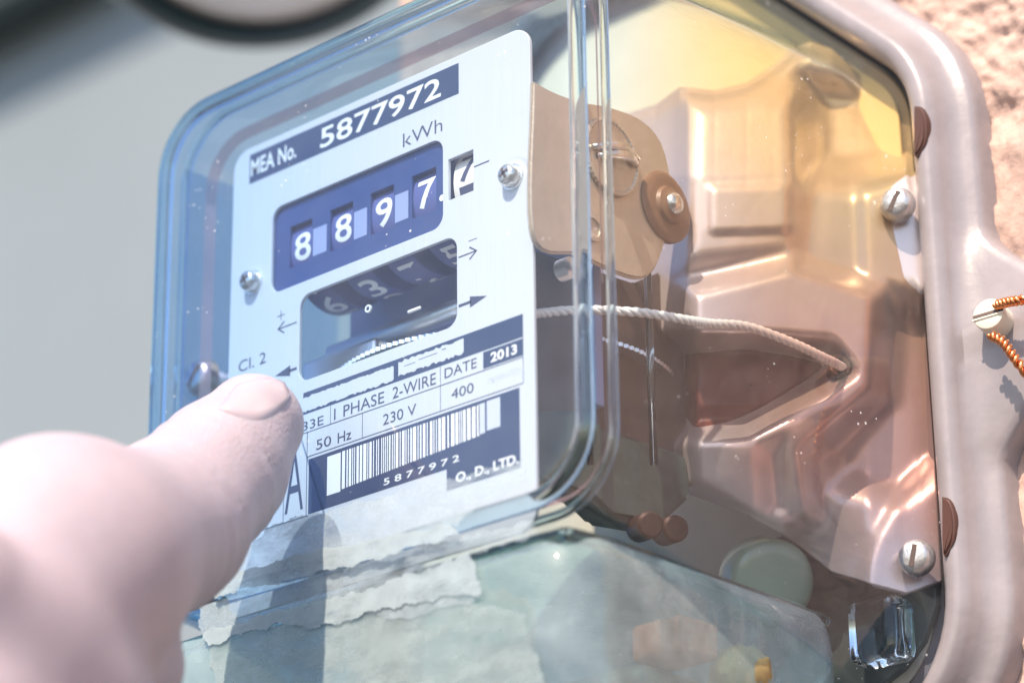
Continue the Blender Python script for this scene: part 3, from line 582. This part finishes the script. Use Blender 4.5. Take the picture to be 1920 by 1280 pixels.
for c0, c1, c2, rr_, mm in (((-40, 14, -190), (-42, 14, -120), (-38, 40, -92), 4.2, 'cord'), ((-12, 16, -190), (-14, 16, -125), (-8, 40, -90), 4.2, 'green'), ((16, 14, -190), (18, 16, -120), (20, 40, -92), 4.2, 'rubber'), ((40, 18, -190), (40, 20, -120), (36, 42, -94), 4.2, 'shadow_cable')):
    tube('cable', spline([c0, c1, c2, np.array(c2) + [0, 22, 6]], 40), rr_, M[mm], meter, 16)
for x_ in (-40, -12, 16, 40): lathe('terminal_screw', (x_, 30, -100), (0, -1, 0), [(4.2, -2), (4.2, 1.5), (3.4, 2.6), (0, 2.6)], M['steel'], meter, 24)
gp = P(1450, 1092, 76); lathe('sealing_plug', gp, (.75, -.55, -.35), [(9.6, -10), (9.6, -1.5), (9.0, -.3), (8.0, .4), (6, .8), (0, 1.0)], M['green'], meter, 48)
rp = P(1265, 1206, 40); box('terminal_lug', (rp[0] - 7, rp[1] - 6, rp[2] - 4), (rp[0] + 7, rp[1] + 6, rp[2] + 4), M['rustpad'], meter, 1.5)
yp = P(1390, 1262, 50); lathe('cable_end', yp, (.6, -.6, .5), [(6, -14), (6.4, 0), (5.4, 3), (3, 4.5), (0, 4.8)], M['yellow'], meter, 24, wob=lambda k, h: 1 + .08 * math.sin(k * 2.3 + h))
flat_curve('gap_shade', [[(P(a, b, 91.5)[0], P(a, b, 91.5)[2]) for a, b in [(1400, 1030), (1480, 1000), (1560, 1050), (1640, 1080), (1750, 1060), (1752, 1130), (1728, 1200), (1690, 1250), (1640, 1290), (1440, 1290)]]], 91.5, 2, M['lower'], meter, .4)  # added dark sheet: shade of the gap under the casting
gq = P(1655, 1185, 86); box('glass_block', (gq[0] - 6.5, gq[1] - 5, gq[2] - 7), (gq[0] + 6.5, gq[1] + 4, gq[2] + 7), M['bead'], meter, 2.4)
# torn labels pasted over the join of the two covers
def label_sheet(name, pix, Y, m, parent, seed, amp=2.0, th=.05):
    r = random.Random(seed); out = []
    for (a, b), (c, d) in zip(pix, pix[1:] + pix[:1]):
        L = math.hypot(c - a, d - b); n = max(2, int(L / 3.5))
        for i in range(n): wob = amp * (1.3 * math.sin(i * .21 + seed) + .9 * math.sin(i * .57 + 2 * seed) + r.uniform(-.8, .8)); out.append((a + (c - a) * i / n - wob * (d - b) / L, b + (d - b) * i / n + wob * (c - a) / L))
    return flat_curve(name, [[(P(a, b, Y)[0], P(a, b, Y)[2]) for a, b in out]], Y - th, th, m, parent)
label_sheet('torn_label', [(500, 985), (700, 935), (850, 895), (985, 862), (985, 905), (900, 950), (850, 985), (700, 1040), (560, 1075), (420, 1090)], -8.12, M['residue'], COVER, 1)
label_sheet('torn_label', [(400, 1085), (560, 1040), (700, 1010), (846, 982), (862, 1000), (700, 1048), (560, 1082), (400, 1118)], -8.3, M['paper'], COVER, 2, 2.0)
label_sheet('torn_label', [(372, 1122), (560, 1078), (760, 1030), (1000, 975), (1010, 1000), (880, 1042), (906, 1120), (760, 1160), (620, 1140), (380, 1200)], -7.0, M['residue'], TERM, 3)
label_sheet('torn_label', [(385, 1185), (500, 1150), (640, 1120), (850, 1050), (880, 1040), (908, 1110), (760, 1130), (600, 1175), (510, 1170), (392, 1210)], -7.3, M['paper'], TERM, 4, 2.4)
label_sheet('torn_label', [(376, 1128), (420, 1118), (460, 1180), (640, 1150), (840, 1120), (980, 1150), (1020, 1280), (980, 1420), (420, 1420), (398, 1250)], -6.85, M['greyp'], TERM, 5)
# ------------------------------------------------------------------ seal screw, copper wires, inner cord
sp = P(1853, 588, 85); ax = Vector((.16, -1, .08)).normalized()
scr = lathe('seal_screw', Vector(sp), ax, [(3.6, -9), (3.6, -.5), (3.45, 0), (3.2, .15), (0, .15)], M['seal'], BASE, 40)
# slot cut in the head: two ivory lips with a dark gap between
u_, v_2, a_2 = frame_of(ax); d1 = (AR * 1 + AU * .02); d1 = Vector(d1); d1 = (d1 - ax * d1.dot(ax)).normalized(); d2 = ax.cross(d1)
def obox(name, c, e1, e2, e3, m, parent):
    bm = bmesh.new(); vs = [bm.verts.new(Vector(c) + e1 * a + e2 * b + e3 * d) for a in (-1, 1) for b in (-1, 1) for d in (-1, 1)]
    for ix in ((0, 1, 3, 2), (4, 5, 7, 6), (0, 1, 5, 4), (2, 3, 7, 6), (0, 2, 6, 4), (1, 3, 7, 5)): bm.faces.new([vs[i] for i in ix])
    bmesh.ops.recalc_face_normals(bm, faces=bm.faces); bmesh.ops.bevel(bm, geom=bm.edges[:], offset=.12, segments=2, affect='EDGES'); return sharp(put(name, bm_mesh(name, bm), m, parent), 40)
obox('drive_slot', Vector(sp) + ax * .12, d1 * 3.5, d2 * .42, ax * .18, M['dark'], scr)
obox('slot_lip', Vector(sp) + ax * .22 - d2 * .75, d1 * 3.7, d2 * .28, ax * .22, M['seal'], scr)
def twisted(name, pts, label):
    path = spline(pts, 130); t = thing(name, label, 'wire', pts[0])
    for ph in (0, math.pi):
        q = []
        for i, p in enumerate(path):
            a = Vector(path[min(i + 1, 129)]) - Vector(path[max(i - 1, 0)]); u, v, _ = frame_of(a); th = ph + i * .34
            q.append(Vector(p) + (u * math.cos(th) + v * math.sin(th)) * .66)
        tube('strand', q, .52, M['copper'], t, 8)
    return t
twisted('seal_wire', [P(1858, 628, 84), P(1880, 640, 83.4), P(1898, 664, 83), P(1920, 694, 83.2), P(1975, 760, 86), P(2040, 860, 92)], 'copper twisted seal wire running down from the ivory screw')
twisted('seal_wire', [P(1868, 572, 85), P(1890, 566, 84.2), P(1920, 562, 85), P(1990, 552, 90), P(2060, 560, 98)], 'copper twisted seal wire running sideways from the ivory screw')
cordp = spline([P(992, 594, 3), P(1010, 588, 8), P(1090, 581, 17), P(1200, 586, 28), P(1290, 600, 37), P(1330, 606, 41), P(1400, 612, 48), P(1480, 640, 56), P(1540, 668, 63), P(1572, 684, 70), P(1596, 698, 80)], 240)
lathe('cord_eyelet', P(1574, 686, 72.5), (.6, -.75, -.1), [(2.6, -6), (2.6, .2), (2.2, .7), (1.5, .5), (1.2, -6)], M['dark'], meter, 28)
seal_cord = thing('sealing_cord', 'thin white braided cord strung inside the clear meter cover', 'cord', cordp[0])
for ph in (0, 2.094, 4.189):
    q = []
    for i, p in enumerate(cordp):
        a = Vector(cordp[min(i + 1, 239)]) - Vector(cordp[max(i - 1, 0)]); u, v, _ = frame_of(a); th = ph + i * .52
        q.append(Vector(p) + (u * math.cos(th) + v * math.sin(th)) * .5)
    tube('strand', q, .56, M['cord'], seal_cord, 7)
# ------------------------------------------------------------------ hand
def smin(a, b, k):
    h = np.clip(.5 + .5 * (b - a) / k, 0, 1); return b + (a - b) * h - k * h * (1 - h)
def cone_sd(X, a, b, ra, rb):
    ba = b - a; pa = X - a; t = np.clip((pa @ ba) / (ba @ ba), 0, 1); return np.linalg.norm(pa - t[..., None] * ba, axis=-1) - (ra + (rb - ra) * t)
def px_r(r, D): return r * D / FPX
CHAIN = [((474, 796), 97, 599), ((402, 890), 128, 589), ((302, 990), 155, 570), ((110, 1062), 222, 528)]
JP = [PD(*c, D) for c, r, D in CHAIN]; JR = [px_r(r, D) for c, r, D in CHAIN]
WR = PD(-330, 1560, 455); FA = PD(-1500, 2600, 330)
def knuckles(b0, shift, r, curl):
    """a curled finger: knuckle, middle joint, tip folded back to the palm"""
    return [(b0, r * 1.12), (b0 + shift * 30, r), (b0 + shift * 34 + curl * 22, r * .92), (b0 + shift * 14 + curl * 30, r * .85)]
fd = (JP[2] - JP[3]); fd = fd / np.linalg.norm(fd); down = -AU * .92 - AF * .1 + AR * .25; down = down / np.linalg.norm(down)
CURLED = [knuckles(JP[3] + down * (19 + 17 * i) - fd * (3 + 4 * i), fd * .75 - AU * .12, 9.6 - .7 * i, -AF * .25 - AR * .55 - AU * .65) for i in range(3)]
def hand_sd(X):
    d = cone_sd(X, JP[0], JP[1], JR[0], JR[1])
    for i in (1, 2): d = smin(d, cone_sd(X, JP[i], JP[i + 1], JR[i], JR[i + 1]), 5.0)
    palm = cone_sd(X, JP[3], WR, JR[3], 24); d = smin(d, palm, 12)
    d = smin(d, cone_sd(X, JP[3] + down * 46, WR, 15, 23), 16); d = smin(d, cone_sd(X, WR, FA, 25, 34), 14)
    for ch in CURLED:
        e = cone_sd(X, ch[0][0], ch[1][0], ch[0][1], ch[1][1])
        for q in (1, 2): e = smin(e, cone_sd(X, ch[q][0], ch[q + 1][0], ch[q][1], ch[q + 1][1]), 3)
        d = smin(d, e, 4.5)
    th = [JP[3] - down * 2 - fd * 40 + AF * -8, JP[3] + down * 22 - fd * 2 - AF * 20, JP[3] + down * 40 + fd * 16 - AF * 16]
    e = smin(cone_sd(X, th[0], th[1], 15, 11.5), cone_sd(X, th[1], th[2], 11.5, 9.5), 4); d = smin(d, e, 7)
    # skin folds at the joints and a flat where the fingertip presses on the plastic
    for i, t, amp in ((1, 0., .8), (1, .16, .55), (1, -.14, .45), (2, 0., 1.1), (2, .12, .7), (2, -.12, .7)):
        a = JP[i]; b = JP[i + 1] if t >= 0 else JP[i - 1]; q = a + (b - a) * abs(t); n = JP[i + 1] - JP[i - 1]; n = n / np.linalg.norm(n)
        s = (X - q) @ n; d = d + amp * np.exp(-(s / .9) ** 2) * (np.linalg.norm(X - q, axis=-1) < JR[i] * 1.7)
    return np.maximum(d, X[..., 1] + 8.6)
def nets(fn, lo, hi, h):
    ax_ = [np.arange(lo[i], hi[i] + h, h) for i in range(3)]; G = np.stack(np.meshgrid(*ax_, indexing='ij'), -1); F = np.empty(G.shape[:3])
    for i in range(G.shape[0]): F[i] = fn(G[i])
    s = F < 0; nx, ny, nz = F.shape; c = np.zeros((nx - 1, ny - 1, nz - 1), int); acc = np.zeros((*c.shape, 3)); cnt = np.zeros(c.shape)
    sl = lambda o: tuple(slice(o[k], o[k] + c.shape[k]) for k in range(3))
    for o in np.ndindex(2, 2, 2): c += s[sl(o)]
    act = (c > 0) & (c < 8)
    for a in range(3):
        for o in np.ndindex(2, 2, 2):
            if o[a]: continue
            o2 = list(o); o2[a] = 1; f0, f1 = F[sl(o)], F[sl(o2)]; x_ = (f0 < 0) != (f1 < 0); t = np.where(x_, f0 / np.where(f0 - f1 == 0, 1, f0 - f1), 0)
            p = np.broadcast_to(np.array(o, float), acc.shape).copy(); p[..., a] = t; acc += p * x_[..., None]; cnt += x_
    idx = -np.ones(c.shape, int); idx[act] = np.arange(act.sum()); base_ = np.argwhere(act); v = (base_ + acc[act] / cnt[act][:, None]) * h + np.array([a[0] for a in ax_])
    faces = []
    for a in range(3):
        b, d = (a + 1) % 3, (a + 2) % 3; A = [slice(None)] * 3; B = [slice(None)] * 3; A[a] = slice(0, -1); B[a] = slice(1, None)
        e = np.argwhere(s[tuple(A)] != s[tuple(B)]); e = e[(e[:, b] > 0) & (e[:, d] > 0) & (e[:, b] < F.shape[b] - 1) & (e[:, d] < F.shape[d] - 1)]
        fl = s[tuple(A)][tuple(e.T)]; q = []
        for (ob, od) in ((-1, -1), (0, -1), (0, 0), (-1, 0)):
            k = e.copy(); k[:, b] += ob; k[:, d] += od; q.append(idx[tuple(k.T)])
        q = np.stack(q, 1); q[~fl] = q[~fl][:, ::-1]; faces.append(q)
    return v, np.concatenate(faces)
allp = np.array(JP + [WR] + [k[0] for ch in CURLED for k in ch])
lo_ = allp.min(0) - 34; hi_ = allp.max(0) + 34
hv, hf = nets(hand_sd, lo_, hi_, 1.25)
hand = thing('hand', 'hand pressing one fingertip against the clear meter front', 'hand', tuple(WR))
fo = put('hand_skin', mesh('hand_skin', hv, hf), M['skin'], hand, True)
sm_ = fo.modifiers.new('smooth', 'CORRECTIVE_SMOOTH') if False else fo.modifiers.new('smooth', 'SMOOTH'); sm_.factor = .5; sm_.iterations = 4
# fingernail: a thin curved shell lying on the fingertip
def march(px, py):
    d = ray(px, py); d = d / np.linalg.norm(d); t = 380.0
    for _ in range(90): t += .8 * float(hand_sd((CAMP + d * t)[None, :])[0])
    return CAMP + d * t
def nail():
    lower = spline([(402, 768, 0), (446, 783, 0), (490, 790, 0), (526, 768, 0), (549, 738, 0)], 24); upper = spline([(436, 726, 0), (462, 713, 0), (490, 706, 0), (516, 709, 0), (538, 722, 0)], 24); v = []; n = 14
    for i in range(24):
        for j in range(n):
            t = j / (n - 1); a = lower[i] * (1 - t) + upper[i] * t; p = march(a[0], a[1]); e = .8
            g = np.array([float((hand_sd((p + np.eye(3)[k] * e)[None])[0] - hand_sd((p - np.eye(3)[k] * e)[None])[0])) for k in range(3)]); g = g / (np.linalg.norm(g) + 1e-9)
            b = min(t / .16, (1 - t) / .1, i / 2.5, (23 - i) / 2.5, 1); v.append(p + g * (-.35 + .95 * b ** .6))
    f = [(i * n + j, (i + 1) * n + j, (i + 1) * n + j + 1, i * n + j + 1) for i in range(23) for j in range(n - 1)]
    return put('fingernail', mesh('fingernail', v, f), M['nail'], hand, True)
nail()
for o in bpy.data.objects:
    if '_at' in o: del o['_at']
